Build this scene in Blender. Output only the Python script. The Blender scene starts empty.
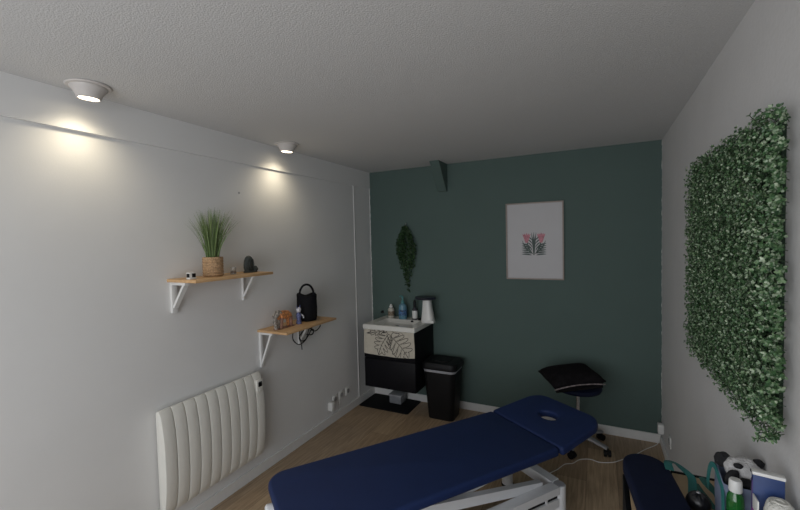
import bpy, bmesh, math, random
from mathutils import Vector, Matrix
PI = math.pi
R = random.Random(7)
SC = bpy.context.scene
COL = SC.collection
XL, XR, YB, YF, H = -2.205, 0.446, 3.690, -1.3, 2.40   # room: left, right, back, front walls, ceiling height

# ------------------------------------------------------------------ materials
def lin(c):
    return tuple(((v/255)/12.92 if v/255 <= .04045 else ((v/255+.055)/1.055)**2.4) for v in c)
MATS = {}
def mat(name, col, rough=.6, metal=0, var=.08, scale=30, bump=0, bscale=200, emit=None, estr=1, trans=0, sheen=0, coat=0, spec=.5, detail=4):
    if name in MATS: return MATS[name]
    m = bpy.data.materials.new(name); m.use_nodes = True
    nt = m.node_tree; N = nt.nodes; L = nt.links
    b = N['Principled BSDF']
    tc = N.new('ShaderNodeTexCoord')
    n = N.new('ShaderNodeTexNoise'); n.inputs['Scale'].default_value = scale; n.inputs['Detail'].default_value = detail
    L.new(tc.outputs['Object'], n.inputs['Vector'])
    r = N.new('ShaderNodeValToRGB')
    r.color_ramp.elements[0].position = .3; r.color_ramp.elements[1].position = .7
    r.color_ramp.elements[0].color = (*[v*(1-var) for v in col], 1)
    r.color_ramp.elements[1].color = (*[min(1, v*(1+var)) for v in col], 1)
    L.new(n.outputs['Fac'], r.inputs['Fac']); L.new(r.outputs['Color'], b.inputs['Base Color'])
    b.inputs['Roughness'].default_value = rough; b.inputs['Metallic'].default_value = metal
    b.inputs['Specular IOR Level'].default_value = spec
    if trans: b.inputs['Transmission Weight'].default_value = trans
    if sheen: b.inputs['Sheen Weight'].default_value = sheen
    if coat: b.inputs['Coat Weight'].default_value = coat
    if bump:
        n2 = N.new('ShaderNodeTexNoise'); n2.inputs['Scale'].default_value = bscale; n2.inputs['Detail'].default_value = 3
        L.new(tc.outputs['Object'], n2.inputs['Vector'])
        bp = N.new('ShaderNodeBump'); bp.inputs['Strength'].default_value = bump; bp.inputs['Distance'].default_value = .01
        L.new(n2.outputs['Fac'], bp.inputs['Height']); L.new(bp.outputs['Normal'], b.inputs['Normal'])
    if emit:
        b.inputs['Emission Color'].default_value = (*emit, 1); b.inputs['Emission Strength'].default_value = estr
    MATS[name] = m
    return m

def leafmat(name, cols, rough=.45):
    m = bpy.data.materials.new(name); m.use_nodes = True
    nt = m.node_tree; N = nt.nodes; L = nt.links; b = N['Principled BSDF']
    g = N.new('ShaderNodeNewGeometry'); r = N.new('ShaderNodeValToRGB')
    els = r.color_ramp.elements
    els[0].color = (*cols[0], 1); els[1].color = (*cols[-1], 1)
    for i, c in enumerate(cols[1:-1]):
        e = els.new((i+1)/(len(cols)-1)); e.color = (*c, 1)
    L.new(g.outputs['Random Per Island'], r.inputs['Fac']); L.new(r.outputs['Color'], b.inputs['Base Color'])
    b.inputs['Roughness'].default_value = rough
    return m

def floor_mat():
    m = bpy.data.materials.new('laminate'); m.use_nodes = True
    nt = m.node_tree; N = nt.nodes; L = nt.links; b = N['Principled BSDF']
    tc = N.new('ShaderNodeTexCoord'); mp = N.new('ShaderNodeMapping')
    mp.inputs['Rotation'].default_value = (0, 0, PI/2)
    mp.inputs['Location'].default_value = (.35, .08, 0)
    L.new(tc.outputs['Object'], mp.inputs['Vector'])
    br = N.new('ShaderNodeTexBrick')
    br.inputs['Scale'].default_value = 1; br.inputs['Brick Width'].default_value = 1.28; br.inputs['Row Height'].default_value = .19
    br.inputs['Mortar Size'].default_value = .0012; br.inputs['Mortar Smooth'].default_value = .2
    br.offset = .37; br.offset_frequency = 2
    br.inputs['Color1'].default_value = (.52, .385, .255, 1); br.inputs['Color2'].default_value = (.36, .26, .17, 1)
    br.inputs['Mortar'].default_value = (.14, .10, .065, 1)
    L.new(mp.outputs['Vector'], br.inputs['Vector'])
    mp2 = N.new('ShaderNodeMapping'); mp2.inputs['Scale'].default_value = (1.6, 22, 1)
    L.new(mp.outputs['Vector'], mp2.inputs['Vector'])
    n = N.new('ShaderNodeTexNoise'); n.inputs['Scale'].default_value = 3; n.inputs['Detail'].default_value = 6; n.inputs['Distortion'].default_value = .6
    L.new(mp2.outputs['Vector'], n.inputs['Vector'])
    rr = N.new('ShaderNodeValToRGB'); rr.color_ramp.elements[0].position = .32; rr.color_ramp.elements[1].position = .72
    rr.color_ramp.elements[0].color = (.66, .64, .60, 1); rr.color_ramp.elements[1].color = (1.12, 1.1, 1.08, 1)
    L.new(n.outputs['Fac'], rr.inputs['Fac'])
    mx = N.new('ShaderNodeMix'); mx.data_type = 'RGBA'; mx.blend_type = 'MULTIPLY'; mx.inputs[0].default_value = 1
    L.new(br.outputs['Color'], mx.inputs[6]); L.new(rr.outputs['Color'], mx.inputs[7])
    L.new(mx.outputs[2], b.inputs['Base Color'])
    b.inputs['Roughness'].default_value = .42
    bp = N.new('ShaderNodeBump'); bp.inputs['Strength'].default_value = .15; bp.inputs['Distance'].default_value = .002
    L.new(n.outputs['Fac'], bp.inputs['Height']); L.new(bp.outputs['Normal'], b.inputs['Normal'])
    return m

def wood_mat(name, c1, c2, axis='Y', rough=.5):
    m = bpy.data.materials.new(name); m.use_nodes = True
    nt = m.node_tree; N = nt.nodes; L = nt.links; b = N['Principled BSDF']
    tc = N.new('ShaderNodeTexCoord'); mp = N.new('ShaderNodeMapping')
    mp.inputs['Scale'].default_value = {'X': (3, 40, 40), 'Y': (40, 3, 40), 'Z': (40, 40, 3)}[axis]
    L.new(tc.outputs['Object'], mp.inputs['Vector'])
    n = N.new('ShaderNodeTexNoise'); n.inputs['Scale'].default_value = 1.2; n.inputs['Detail'].default_value = 5
    L.new(mp.outputs['Vector'], n.inputs['Vector'])
    r = N.new('ShaderNodeValToRGB'); r.color_ramp.elements[0].position = .3; r.color_ramp.elements[1].position = .7
    r.color_ramp.elements[0].color = (*c1, 1); r.color_ramp.elements[1].color = (*c2, 1)
    L.new(n.outputs['Fac'], r.inputs['Fac']); L.new(r.outputs['Color'], b.inputs['Base Color'])
    b.inputs['Roughness'].default_value = rough
    return m

def back_wall_mat():
    # green paint over white plaster; the paint stops a few mm short of both corners with a ragged edge
    m = bpy.data.materials.new('green_paint_wall'); m.use_nodes = True
    nt = m.node_tree; N = nt.nodes; L = nt.links; b = N['Principled BSDF']
    tc = N.new('ShaderNodeTexCoord'); sp = N.new('ShaderNodeSeparateXYZ'); L.new(tc.outputs['Object'], sp.inputs[0])
    n = N.new('ShaderNodeTexNoise'); n.inputs['Scale'].default_value = 26; L.new(tc.outputs['Object'], n.inputs['Vector'])
    ma = N.new('ShaderNodeMath'); ma.operation = 'MULTIPLY_ADD'; ma.inputs[1].default_value = .016; ma.inputs[2].default_value = -.008
    L.new(n.outputs['Fac'], ma.inputs[0])
    ad = N.new('ShaderNodeMath'); ad.operation = 'ADD'; L.new(sp.outputs['X'], ad.inputs[0]); L.new(ma.outputs[0], ad.inputs[1])
    lo = N.new('ShaderNodeMath'); lo.operation = 'GREATER_THAN'; lo.inputs[1].default_value = XL+.007; L.new(ad.outputs[0], lo.inputs[0])
    hi = N.new('ShaderNodeMath'); hi.operation = 'LESS_THAN'; hi.inputs[1].default_value = XR-.001; L.new(ad.outputs[0], hi.inputs[0])
    mu = N.new('ShaderNodeMath'); mu.operation = 'MULTIPLY'; L.new(lo.outputs[0], mu.inputs[0]); L.new(hi.outputs[0], mu.inputs[1])
    n3 = N.new('ShaderNodeTexNoise'); n3.inputs['Scale'].default_value = 2.5; L.new(tc.outputs['Object'], n3.inputs['Vector'])
    rg = N.new('ShaderNodeValToRGB'); rg.color_ramp.elements[0].color = (*[v*.94 for v in GREEN], 1); rg.color_ramp.elements[1].color = (*[v*1.06 for v in GREEN], 1)
    L.new(n3.outputs['Fac'], rg.inputs['Fac'])
    mx = N.new('ShaderNodeMix'); mx.data_type = 'RGBA'
    mx.inputs[6].default_value = (.66, .66, .65, 1)
    L.new(mu.outputs[0], mx.inputs[0]); L.new(rg.outputs['Color'], mx.inputs[7]); L.new(mx.outputs[2], b.inputs['Base Color'])
    b.inputs['Roughness'].default_value = .75
    n2 = N.new('ShaderNodeTexNoise'); n2.inputs['Scale'].default_value = 160; L.new(tc.outputs['Object'], n2.inputs['Vector'])
    bp = N.new('ShaderNodeBump'); bp.inputs['Strength'].default_value = .12; bp.inputs['Distance'].default_value = .004
    L.new(n2.outputs['Fac'], bp.inputs['Height']); L.new(bp.outputs['Normal'], b.inputs['Normal'])
    return m

GREEN = (.080, .123, .111)
WALL = mat('wall_white', (.72, .72, .715), .8, var=.015, scale=3, bump=.03, bscale=120)
WALLR = mat('wall_right_white', (.66, .65, .645), .8, var=.02, scale=5, bump=.12, bscale=60)
CEIL = mat('ceiling_stucco', (.60, .60, .60), .9, var=.07, scale=220, bump=.24, bscale=150, detail=2)
WHITE = mat('white_paint', (.72, .72, .71), .45, var=.02)
WPLASTIC = mat('white_plastic', (.74, .74, .72), .35, var=.02)
WMETAL = mat('white_metal', (.72, .73, .75), .3, var=.02, coat=.2)
RADW = mat('radiator_cream', (.74, .73, .68), .4, var=.01)
CERAMIC = mat('ceramic', (.74, .73, .69), .15, var=.02)
BLACKG = mat('black_laminate', (.006, .006, .008), .5, var=.1, spec=.15)
BLACKP = mat('black_plastic', (.007, .007, .008), .5, var=.1, spec=.25)
BLACKF = mat('black_fabric', (.010, .009, .010), .95, var=.3, bump=.3, bscale=300, spec=.1)
RUBBER = mat('rubber_mat', (.008, .009, .011), .85, var=.3, scale=80, bump=.4, bscale=150, spec=.2)
NAVY = mat('navy_vinyl', (.010, .024, .092), .6, var=.05, scale=8, bump=.05, bscale=400, spec=.3)
NAVYD = mat('dark_navy_vinyl', (.006, .010, .032), .7, var=.1, bump=.05, bscale=400, spec=.2)
OAK = wood_mat('oak_shelf', (.50, .30, .145), (.62, .40, .205), 'Y')
BEECH = wood_mat('beech_board', (.60, .43, .25), (.70, .52, .32), 'Y')
CHROME = mat('chrome', (.6, .6, .62), .25, metal=1, var=.02)
GREYM = mat('grey_metal', (.42, .42, .44), .4, metal=.6, var=.05)
SOCKG = mat('socket_shade', (.30, .30, .30), .5)

# ------------------------------------------------------------------ geometry helpers
def nbm(): return bmesh.new()
def box(bm, x0, x1, y0, y1, z0, z1, bev=0, M=None, seg=2):
    r = bmesh.ops.create_cube(bm, size=1)
    vs = r['verts']
    bmesh.ops.scale(bm, vec=(abs(x1-x0), abs(y1-y0), abs(z1-z0)), verts=vs)
    bmesh.ops.translate(bm, vec=((x0+x1)/2, (y0+y1)/2, (z0+z1)/2), verts=vs)
    allv = set(vs)
    if bev:
        es = {e for v in vs for e in v.link_edges}
        rr = bmesh.ops.bevel(bm, geom=list(es), offset=bev, segments=seg, affect='EDGES', profile=.5)
        allv = {v for f in rr['faces'] for v in f.verts} | {v for v in vs if v.is_valid}
    if M is not None: bmesh.ops.transform(bm, matrix=M, verts=list(allv))
    return bm
def frame_from(d, up=None):
    d = d.normalized(); u = up if up is not None else Vector((0, 0, 1))
    if abs(d.dot(u)) > .98: u = Vector((1, 0, 0))
    s = d.cross(u).normalized(); u = s.cross(d).normalized()
    return s, u
def tube(bm, pts, r, n=8, caps=True, closed=False, sx=1, sy=1, up=None):
    pts = [Vector(p) for p in pts]; k = len(pts); rings = []
    for i, p in enumerate(pts):
        if closed: d = pts[(i+1) % k]-pts[i-1]
        else: d = pts[min(i+1, k-1)]-pts[max(i-1, 0)]
        s, u = frame_from(d, up)
        ri = r[i] if isinstance(r, (list, tuple)) else r
        rings.append([bm.verts.new(p+s*(math.cos(2*PI*j/n)*ri*sx)+u*(math.sin(2*PI*j/n)*ri*sy)) for j in range(n)])
    for i in range(k if closed else k-1):
        a, b = rings[i], rings[(i+1) % k]
        for j in range(n): bm.faces.new((a[j], a[(j+1) % n], b[(j+1) % n], b[j]))
    if caps and not closed:
        bm.faces.new(rings[0][::-1]); bm.faces.new(rings[-1])
    return bm
def bar(bm, a, b, w, h, up=None):
    """rectangular bar from a to b"""
    a = Vector(a); b = Vector(b); s, u = frame_from(b-a, up)
    q = []
    for p in (a, b):
        q.append([bm.verts.new(p+s*(sx*w/2)+u*(sy*h/2)) for sx, sy in ((-1, -1), (1, -1), (1, 1), (-1, 1))])
    for j in range(4): bm.faces.new((q[0][j], q[0][(j+1) % 4], q[1][(j+1) % 4], q[1][j]))
    bm.faces.new(q[0][::-1]); bm.faces.new(q[1])
    return bm
def lathe(bm, prof, c=(0, 0, 0), n=24, sx=1, sy=1, M=None):
    """prof: list of (r, z)"""
    rings = []; vs = []
    for r, z in prof:
        if r < 1e-5:
            v = bm.verts.new((0, 0, z)); rings.append([v]); vs.append(v)
        else:
            rg = [bm.verts.new((r*sx*math.cos(2*PI*j/n), r*sy*math.sin(2*PI*j/n), z)) for j in range(n)]
            rings.append(rg); vs += rg
    for a, b in zip(rings, rings[1:]):
        for j in range(n):
            k = (j+1) % n
            if len(a) == 1 and len(b) == 1: continue
            if len(a) == 1: bm.faces.new((a[0], b[k], b[j]))
            elif len(b) == 1: bm.faces.new((a[j], a[k], b[0]))
            else: bm.faces.new((a[j], a[k], b[k], b[j]))
    if M is not None: bmesh.ops.transform(bm, matrix=M, verts=vs)
    bmesh.ops.translate(bm, vec=c, verts=vs)
    return bm
def ribbon(bm, pts, w, t, up):
    """flat strip along pts; up = thickness direction (one vector or a list)"""
    pts = [Vector(p) for p in pts]; k = len(pts); rings = []
    for i, p in enumerate(pts):
        d = (pts[min(i+1, k-1)]-pts[max(i-1, 0)]).normalized()
        n = Vector(up[i] if isinstance(up, list) else up)
        s = d.cross(n)
        if s.length < 1e-4: s = Vector((1, 0, 0))
        s.normalize(); n = s.cross(d)
        rings.append([bm.verts.new(p+s*(a*w/2)+n*(b*t/2)) for a, b in ((-1, -1), (1, -1), (1, 1), (-1, 1))])
    for a, b in zip(rings, rings[1:]):
        for j in range(4): bm.faces.new((a[j], a[(j+1) % 4], b[(j+1) % 4], b[j]))
    bm.faces.new(rings[0][::-1]); bm.faces.new(rings[-1])
    return bm
def spline(pts, n=8):
    P = [Vector(p) for p in pts]; P = [P[0]*2-P[1]]+P+[P[-1]*2-P[-2]]; out = []
    for i in range(1, len(P)-2):
        for j in range(n):
            t = j/n; a, b, c, d = P[i-1:i+3]
            out.append(.5*((2*b)+(c-a)*t+(2*a-5*b+4*c-d)*t*t+(3*b-a-3*c+d)*t**3))
    out.append(P[-2]); return out
def rrect(x0, x1, y0, y1, rs, n=8):
    """rounded rectangle outline, radii (x0y0, x1y0, x1y1, x0y1)"""
    out = []
    for (cx, cy, a0, r) in ((x0+rs[0], y0+rs[0], PI, rs[0]), (x1-rs[1], y0+rs[1], 1.5*PI, rs[1]), (x1-rs[2], y1-rs[2], 0, rs[2]), (x0+rs[3], y1-rs[3], .5*PI, rs[3])):
        for i in range(n+1):
            a = a0+i/n*PI/2; out.append((cx+r*math.cos(a), cy+r*math.sin(a)))
    return out
def pad_bm(outline, z0, z1, bev, holes=(), M=None):
    """solid slab from an outline, softly rounded edges, optional through holes"""
    cu = bpy.data.curves.new('outline', 'CURVE'); cu.dimensions = '2D'; cu.fill_mode = 'BOTH'
    for pts in (outline, *holes):
        sp = cu.splines.new('POLY'); sp.points.add(len(pts)-1); sp.use_cyclic_u = True
        for p, q in zip(sp.points, pts): p.co = (q[0], q[1], 0, 1)
    cu.extrude = (z1-z0)/2-bev; cu.bevel_depth = bev; cu.bevel_resolution = 4; cu.offset = -bev
    o = bpy.data.objects.new('outline', cu); COL.objects.link(o)
    me = bpy.data.meshes.new_from_object(o.evaluated_get(bpy.context.evaluated_depsgraph_get()))
    bpy.data.objects.remove(o); bm = bmesh.new(); bm.from_mesh(me); bpy.data.meshes.remove(me); bpy.data.curves.remove(cu)
    bmesh.ops.remove_doubles(bm, verts=bm.verts, dist=1e-5)
    bmesh.ops.translate(bm, vec=(0, 0, (z0+z1)/2), verts=bm.verts)
    if M is not None: bmesh.ops.transform(bm, matrix=M, verts=bm.verts)
    return bm

# ------------------------------------------------------------------ object helpers
ORG = {}
def tagp(o, label=None, cat=None, group=None, kind=None):
    if label: o['label'] = label
    if cat: o['category'] = cat
    if group: o['group'] = group
    if kind: o['kind'] = kind
def thing(name, label, cat, loc, rz=0, group=None):
    o = bpy.data.objects.new(name, None); COL.objects.link(o)
    o.empty_display_size = .05
    o.location = loc; o.rotation_euler = (0, 0, rz); tagp(o, label, cat, group)
    ORG[o.name] = (Vector(loc), rz)
    return o
def finish(name, bm, m, smooth, org):
    bmesh.ops.translate(bm, vec=-org, verts=bm.verts)
    bmesh.ops.recalc_face_normals(bm, faces=bm.faces)
    me = bpy.data.meshes.new(name); bm.to_mesh(me); bm.free()
    for mm in (m if isinstance(m, (list, tuple)) else [m]): me.materials.append(mm)
    if smooth:
        me.polygons.foreach_set('use_smooth', [True]*len(me.polygons))
        try: me.set_sharp_from_angle(angle=math.radians(smooth if smooth > 1 else 35))
        except Exception: pass
    o = bpy.data.objects.new(name, me); COL.objects.link(o)
    return o
def part(name, bm, m, parent, smooth=35, label=None, local=False, kind=None):
    loc, rz = ORG[parent.name]
    o = finish(name, bm, m, smooth, Vector((0, 0, 0)) if (local or rz) else loc)
    o.parent = parent; ORG[o.name] = (loc, rz)
    tagp(o, label, None, None, kind)
    return o
def single(name, bm, m, label, cat, loc, smooth=35, group=None):
    o = finish(name, bm, m, smooth, Vector(loc)); o.location = loc
    tagp(o, label, cat, group); ORG[o.name] = (Vector(loc), 0)
    return o
def struct(name, bm, m, smooth=0, parent=None):
    o = finish(name, bm, m, smooth, Vector((0, 0, 0)))
    if parent: o.parent = parent
    else: o['kind'] = 'structure'
    ORG[o.name] = (Vector((0, 0, 0)), 0)
    return o

# ================================================================== SETTING
T = .12
struct('floor', box(nbm(), XL-T, XR+T, YF-T, YB+T, -.1, 0), floor_mat())
struct('ceiling', box(nbm(), XL-T, XR+T, YF-T, YB+T, H, H+.1), CEIL)
struct('wall_left', box(nbm(), XL-T, XL, YF-T, YB+T, 0, H), WALL)
struct('wall_right', box(nbm(), XR, XR+T, YF-T, YB+T, 0, H), WALLR)
struct('wall_back', box(nbm(), XL, XR, YB, YB+T, 0, H), back_wall_mat())
WX0, WX1, WZ0, WZ1 = -2.05, 0.30, .30, 2.25
bm = nbm()
box(bm, XL, WX0, YF-T, YF, 0, H); box(bm, WX1, XR, YF-T, YF, 0, H)
box(bm, WX0, WX1, YF-T, YF, 0, WZ0); box(bm, WX0, WX1, YF-T, YF, WZ1, H)
struct('wall_front', bm, WALL)
bm = nbm()
for a in ((WX0, WX0+.05, WZ0, WZ1), (WX1-.05, WX1, WZ0, WZ1), (WX0, WX1, WZ0, WZ0+.05), (WX0, WX1, WZ1-.05, WZ1), ((WX0+WX1)/2-.03, (WX0+WX1)/2+.03, WZ0, WZ1)):
    box(bm, a[0], a[1], YF-.09, YF-.04, a[2], a[3])
struct('added_window_1', bm, WHITE)  # unseen window, added behind the camera to supply the daylight
# boxed beam along the top of the left wall, casting a fine line of shade
bm = nbm()
for a_, b_ in (((XL+.026, YF), (XL+.003, YB)),):
    lo = [bm.verts.new(p) for p in ((XL, YF, 2.215), (XL+.028, YF, 2.215), (XL+.010, YB, 2.228), (XL, YB, 2.228))]
    hi = [bm.verts.new((v.co.x, v.co.y, H)) for v in lo]
    bm.faces.new(lo[::-1]); bm.faces.new(hi)
    for i in range(4): bm.faces.new((lo[i], lo[(i+1) % 4], hi[(i+1) % 4], hi[i]))
struct('trim_1', bm, WALL)
# vertical cable cover on the left wall near the corner
struct('trim_2', box(nbm(), XL, XL+.007, 3.372, 3.382, .075, 2.228, .002), WALL)
# skirting
bm = nbm(); box(bm, XL, XL+.014, YF, YB, 0, .075, .003); struct('baseboard_left', bm, WHITE)
bm = nbm(); box(bm, XL+.014, XR-.012, YB-.014, YB, 0, .072, .003); struct('baseboard_back', bm, WHITE)
bm = nbm(); box(bm, XR-.012, XR, YF, YB, 0, .072, .003); struct('baseboard_right', bm, WHITE)
# painted brace running from the ceiling down to the back wall
bm = nbm(); GP = mat('green_paint', GREEN, .7, var=.04, bump=.1)
w0, w1 = -1.405, -1.315
prof = [(3.50, H), (3.455, H), (3.655, 2.135), (YB, 2.135), (YB, H)]
for sgn, xx in ((0, w0), (1, w1)):
    pass
a = [bm.verts.new((w0, y, z)) for y, z in prof]; b = [bm.verts.new((w1, y, z)) for y, z in prof]
bm.faces.new(a); bm.faces.new(b[::-1])
for i in range(5): bm.faces.new((a[i], b[i], b[(i+1) % 5], a[(i+1) % 5]))
struct('trim_3', bm, GP)
single('wall_plug', lathe(nbm(), [(0, .004), (.006, .004), (.008, 0), (0, 0)], n=10, M=Matrix.Rotation(PI/2, 4, 'Y'), c=(XL, 1.95, 2.02)), SOCKG,
       'tiny grey screw plug left in the white wall above the upper shelf', 'wall plug', (XL, 1.95, 2.02))

# ================================================================== CEILING SPOTS
LENS = mat('lamp_lens', (1, .9, .7), .4, var=0, emit=(1, .86, .62), estr=9)
LAMPW = mat('lamp_white', (.58, .55, .53), .5, var=.02)
def ceiling_spot(x, y, label):
    t = thing('ceiling_spotlight', label, 'ceiling light', (x, y, H), 0, 'ceiling spotlights along the left wall')
    part('flange', lathe(nbm(), [(0, 0), (.084, 0), (.088, -.003), (.084, -.008), (.074, -.010), (0, -.010)], c=(x, y, H), n=40), LAMPW, t)
    tilt = Matrix.Rotation(math.radians(4), 4, 'Y')
    part('housing', lathe(nbm(), [(.073, 0), (.070, -.010), (.060, -.022), (.052, -.036), (.046, -.050), (.042, -.053), (.039, -.050), (.039, -.044), (0, -.044)], n=40, M=tilt, c=(x, y, H-.006)), LAMPW, t)
    part('lens', lathe(nbm(), [(0, -.053), (.02, -.052), (.038, -.050), (.038, -.046), (0, -.046)], n=32, M=tilt, c=(x, y, H-.006)), LENS, t, label='glowing warm white lens')
    ld = bpy.data.lights.new('spot_beam', 'SPOT'); ld.energy = SPOT_W; ld.color = (1, .87, .63)
    ld.spot_size = math.radians(145); ld.spot_blend = 1; ld.shadow_soft_size = .035
    lo = bpy.data.objects.new('spot_beam', ld); COL.objects.link(lo)
    lo.location = (x-.005, y, H-.072)
    d = Vector((-.06, .0, -1)); lo.rotation_euler = d.to_track_quat('-Z', 'Y').to_euler()
    return t
SPOT_W = 5.2
ceiling_spot(-2.055, 1.0, 'larger-looking round white ceiling spotlight nearest the camera')
ceiling_spot(-2.055, 2.275, 'farther round white ceiling spotlight, above the small wooden shelves')

# ================================================================== SHELVES
def bracket_bm(y, ztop, drop, arm, w, x=XL):
    bm = nbm()
    box(bm, x, x+.018, y-w/2, y+w/2, ztop-drop, ztop, .002)
    box(bm, x+.018, x+arm, y-w/2, y+w/2, ztop-.018, ztop, .002)
    bar(bm, (x+.018, y, ztop-drop+.03), (x+arm-.02, y, ztop-.016), w*.75, .014)
    return bm
def shelf(y0, y1, zt, depth, th, brs, label, nm):
    t = thing('wall_shelf', label, 'shelf', (XL, (y0+y1)/2, zt-th), 0, 'small wooden wall shelves')
    part('board', box(nbm(), XL, XL+depth, y0, y1, zt-th, zt, .002), OAK, t)
    for (y, drop, arm, w) in brs:
        part('bracket', bracket_bm(y, zt-th, drop, arm, w), WHITE, t, label='white metal bracket')
    return t
shelf(1.415, 1.99, 1.478, .25, .017, [(1.448, .18, .135, .036), (1.945, .18, .13, .012)], 'upper oak wall shelf holding the potted grass', 'a')
shelf(2.065, 2.645, 1.046, .28, .016, [(2.09, .26, .13, .026), (2.50, .20, .13, .022)], 'lower oak wall shelf holding the black handle bag', 'b')

# grass in a woven pot
px, py, pz = XL+.125, 1.625, 1.478
t = thing('potted_plant', 'tall artificial green grass in a woven straw pot on the upper shelf', 'plant', (px, py, pz))
STRAW = mat('woven_straw', (.42, .27, .15), .8, var=.35, scale=120, bump=.8, bscale=130)
bm = nbm(); pr = [(0, 0), (.050, 0), (.054, .004)]
for i in range(14):
    z = .006+i*.0078; pr += [(.0560+.0022*(i % 2), z), (.0570+.0022*((i+1) % 2), z+.004)]
pr += [(.057, .117), (.051, .117), (.050, .100), (0, .098)]
part('pot', lathe(bm, pr, c=(px, py, pz), n=36), STRAW, t)
GRASS = leafmat('grass_blades', [lin((70, 92, 48)), lin((112, 134, 80)), lin((88, 112, 64)), lin((142, 156, 104)), lin((74, 100, 56))], .55)
bm = nbm()
for i in range(330):
    a = R.uniform(0, 2*PI); rr = R.uniform(0, .032); lean = R.uniform(.0, .085)+rr*.7; h = R.uniform(.23, .345)
    if R.random() < .07: lean = R.uniform(.10, .145); h = R.uniform(.26, .30)
    b0 = Vector((px+rr*math.cos(a), py+rr*math.sin(a), pz+.09)); d = Vector((math.cos(a+R.uniform(-.5, .5)), math.sin(a+R.uniform(-.5, .5)), 0))
    s = d.cross(Vector((0, 0, 1))); ang = R.uniform(0, PI); s = (s*math.cos(ang)+d*math.sin(ang)); prev = None
    for k in range(6):
        u = k/5; p = b0+d*(lean*(.35*u+.65*u*u))+Vector((0, 0, h*u*(1-.12*u*(lean/.1)))); p.x = max(p.x, XL+.006)
        w = .0021*(1-u)**.6+.0002
        q = (bm.verts.new(p-s*w), bm.verts.new(p+s*w))
        if prev: bm.faces.new((prev[0], prev[1], q[1], q[0]))
        prev = q
part('grass_blades', bm, GRASS, t, smooth=0)

cx, cy = XL+.155, 1.458
t = thing('tealight_box', 'tiny white and black box at the left end of the upper shelf', 'box', (cx, cy, pz))
part('base', box(nbm(), cx-.015, cx+.015, cy-.020, cy+.02, pz, pz+.010, .001), WPLASTIC, t)
part('shell', box(nbm(), cx-.014, cx+.014, cy-.019, cy+.019, pz+.010, pz+.032, .002), BLACKP, t)
part('lid', box(nbm(), cx-.015, cx+.015, cy-.020, cy+.02, pz+.032, pz+.038, .001), WPLASTIC, t)
part('side_label', box(nbm(), cx+.0138, cx+.0150, cy-.02, cy-.006, pz+.009, pz+.033), WPLASTIC, t)

cx, cy = XL+.12, 1.775
t = thing('candle_glass', 'tiny clear candle glass with brown wax on the upper shelf', 'candle', (cx, cy, pz))
GLASS = mat('clear_glass', (.9, .9, .88), .05, var=0, trans=.92)
part('glass', lathe(nbm(), [(0, 0), (.017, 0), (.018, .003), (.018, .044), (.0165, .044), (.0165, .004), (0, .004)], c=(cx, cy, pz)), GLASS, t)
part('wax', lathe(nbm(), [(0, .005), (.0155, .005), (.0155, .020), (0, .020)], c=(cx, cy, pz)), mat('brown_wax', (.24, .12, .06), .5), t)
part('wick', tube(nbm(), [(cx, cy, pz+.019), (cx+.001, cy, pz+.027)], .001, 6), BLACKP, t)

# dark carved stone
cx, cy = XL+.12, 1.905
t = thing('stone_sculpture', 'dark grey rounded stone ornament at the right end of the upper shelf', 'ornament', (cx, cy, pz))
STONE = mat('dark_stone', (.040, .048, .045), .55, var=.35, scale=60, bump=.3, bscale=120)
part('base', lathe(nbm(), [(0, 0), (.048, 0), (.050, .006), (.046, .012), (0, .013)], c=(cx, cy+.010, pz), sx=.65, sy=1.05), STONE, t)
bm = nbm(); prf = [(0, .010), (.034, .010), (.041, .03), (.041, .055), (.037, .080), (.028, .099), (.014, .110), (0, .113)]
lathe(bm, prf, c=(cx, cy-.003, pz), sx=.55, sy=.95)
part('hood', bm, STONE, t)
part('hollow_rim', tube(nbm(), [(cx+.021+.0, cy+.015*math.cos(q)+.004, pz+.055+.036*math.sin(q)) for q in [i*2*PI/20 for i in range(20)]], .0045, 6, closed=True), STONE, t)
part('kneeling_figure', lathe(nbm(), [(0, .011), (.016, .011), (.018, .024), (.011, .036), (.006, .042), (0, .043)], c=(cx+.012, cy+.042, pz)), STONE, t)

# black round bag with handle on the lower shelf
cx, cy, sz = XL+.115, 2.48, 1.046
t = thing('handle_bag', 'black cylindrical bag with arched top handle on the lower shelf', 'bag', (cx, cy, sz))
BAG = mat('bag_black', (.007, .007, .009), .75, var=.2, bump=.3, bscale=250, spec=.15)
bm = nbm(); n = 32; rings = []
for z, r0, fl in ((0, .060, 0), (.004, .072, 0), (.03, .078, 0), (.10, .080, 0), (.17, .079, .2), (.205, .083, 1), (.205, .078, 1), (.19, .070, 0), (.185, 0, 0)):
    if r0 == 0: rings.append([bm.verts.new((cx, cy, sz+z))]); continue
    rings.append([bm.verts.new((cx+(r0+fl*.006*math.cos(4*q))*math.cos(q), cy+(r0+fl*.008*math.cos(4*q))*math.sin(q), sz+z+fl*.010*math.cos(4*q))) for q in [2*PI*j/n+.3 for j in range(n)]])
for a, b in zip(rings, rings[1:]):
    for j in range(n):
        k = (j+1) % n
        if len(b) == 1: bm.faces.new((a[j], a[k], b[0]))
        else: bm.faces.new((a[j], a[k], b[k], b[j]))
bm.faces.new(rings[0][::-1])
part('bag_body', bm, BAG, t)
hv = Vector((.765, .644, 0)); hc = Vector((cx+.03, cy-.035, sz))
hp = [hc+hv*u+Vector((0, 0, z)) for u, z in ((-.052, .17), (-.054, .215), (-.047, .250), (-.028, .280), (0, .291), (.028, .280), (.047, .250), (.054, .215), (.052, .19))]
hsp = spline(hp, 6)
part('handle', tube(nbm(), hsp, .0085, 8), BAG, t)
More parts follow.
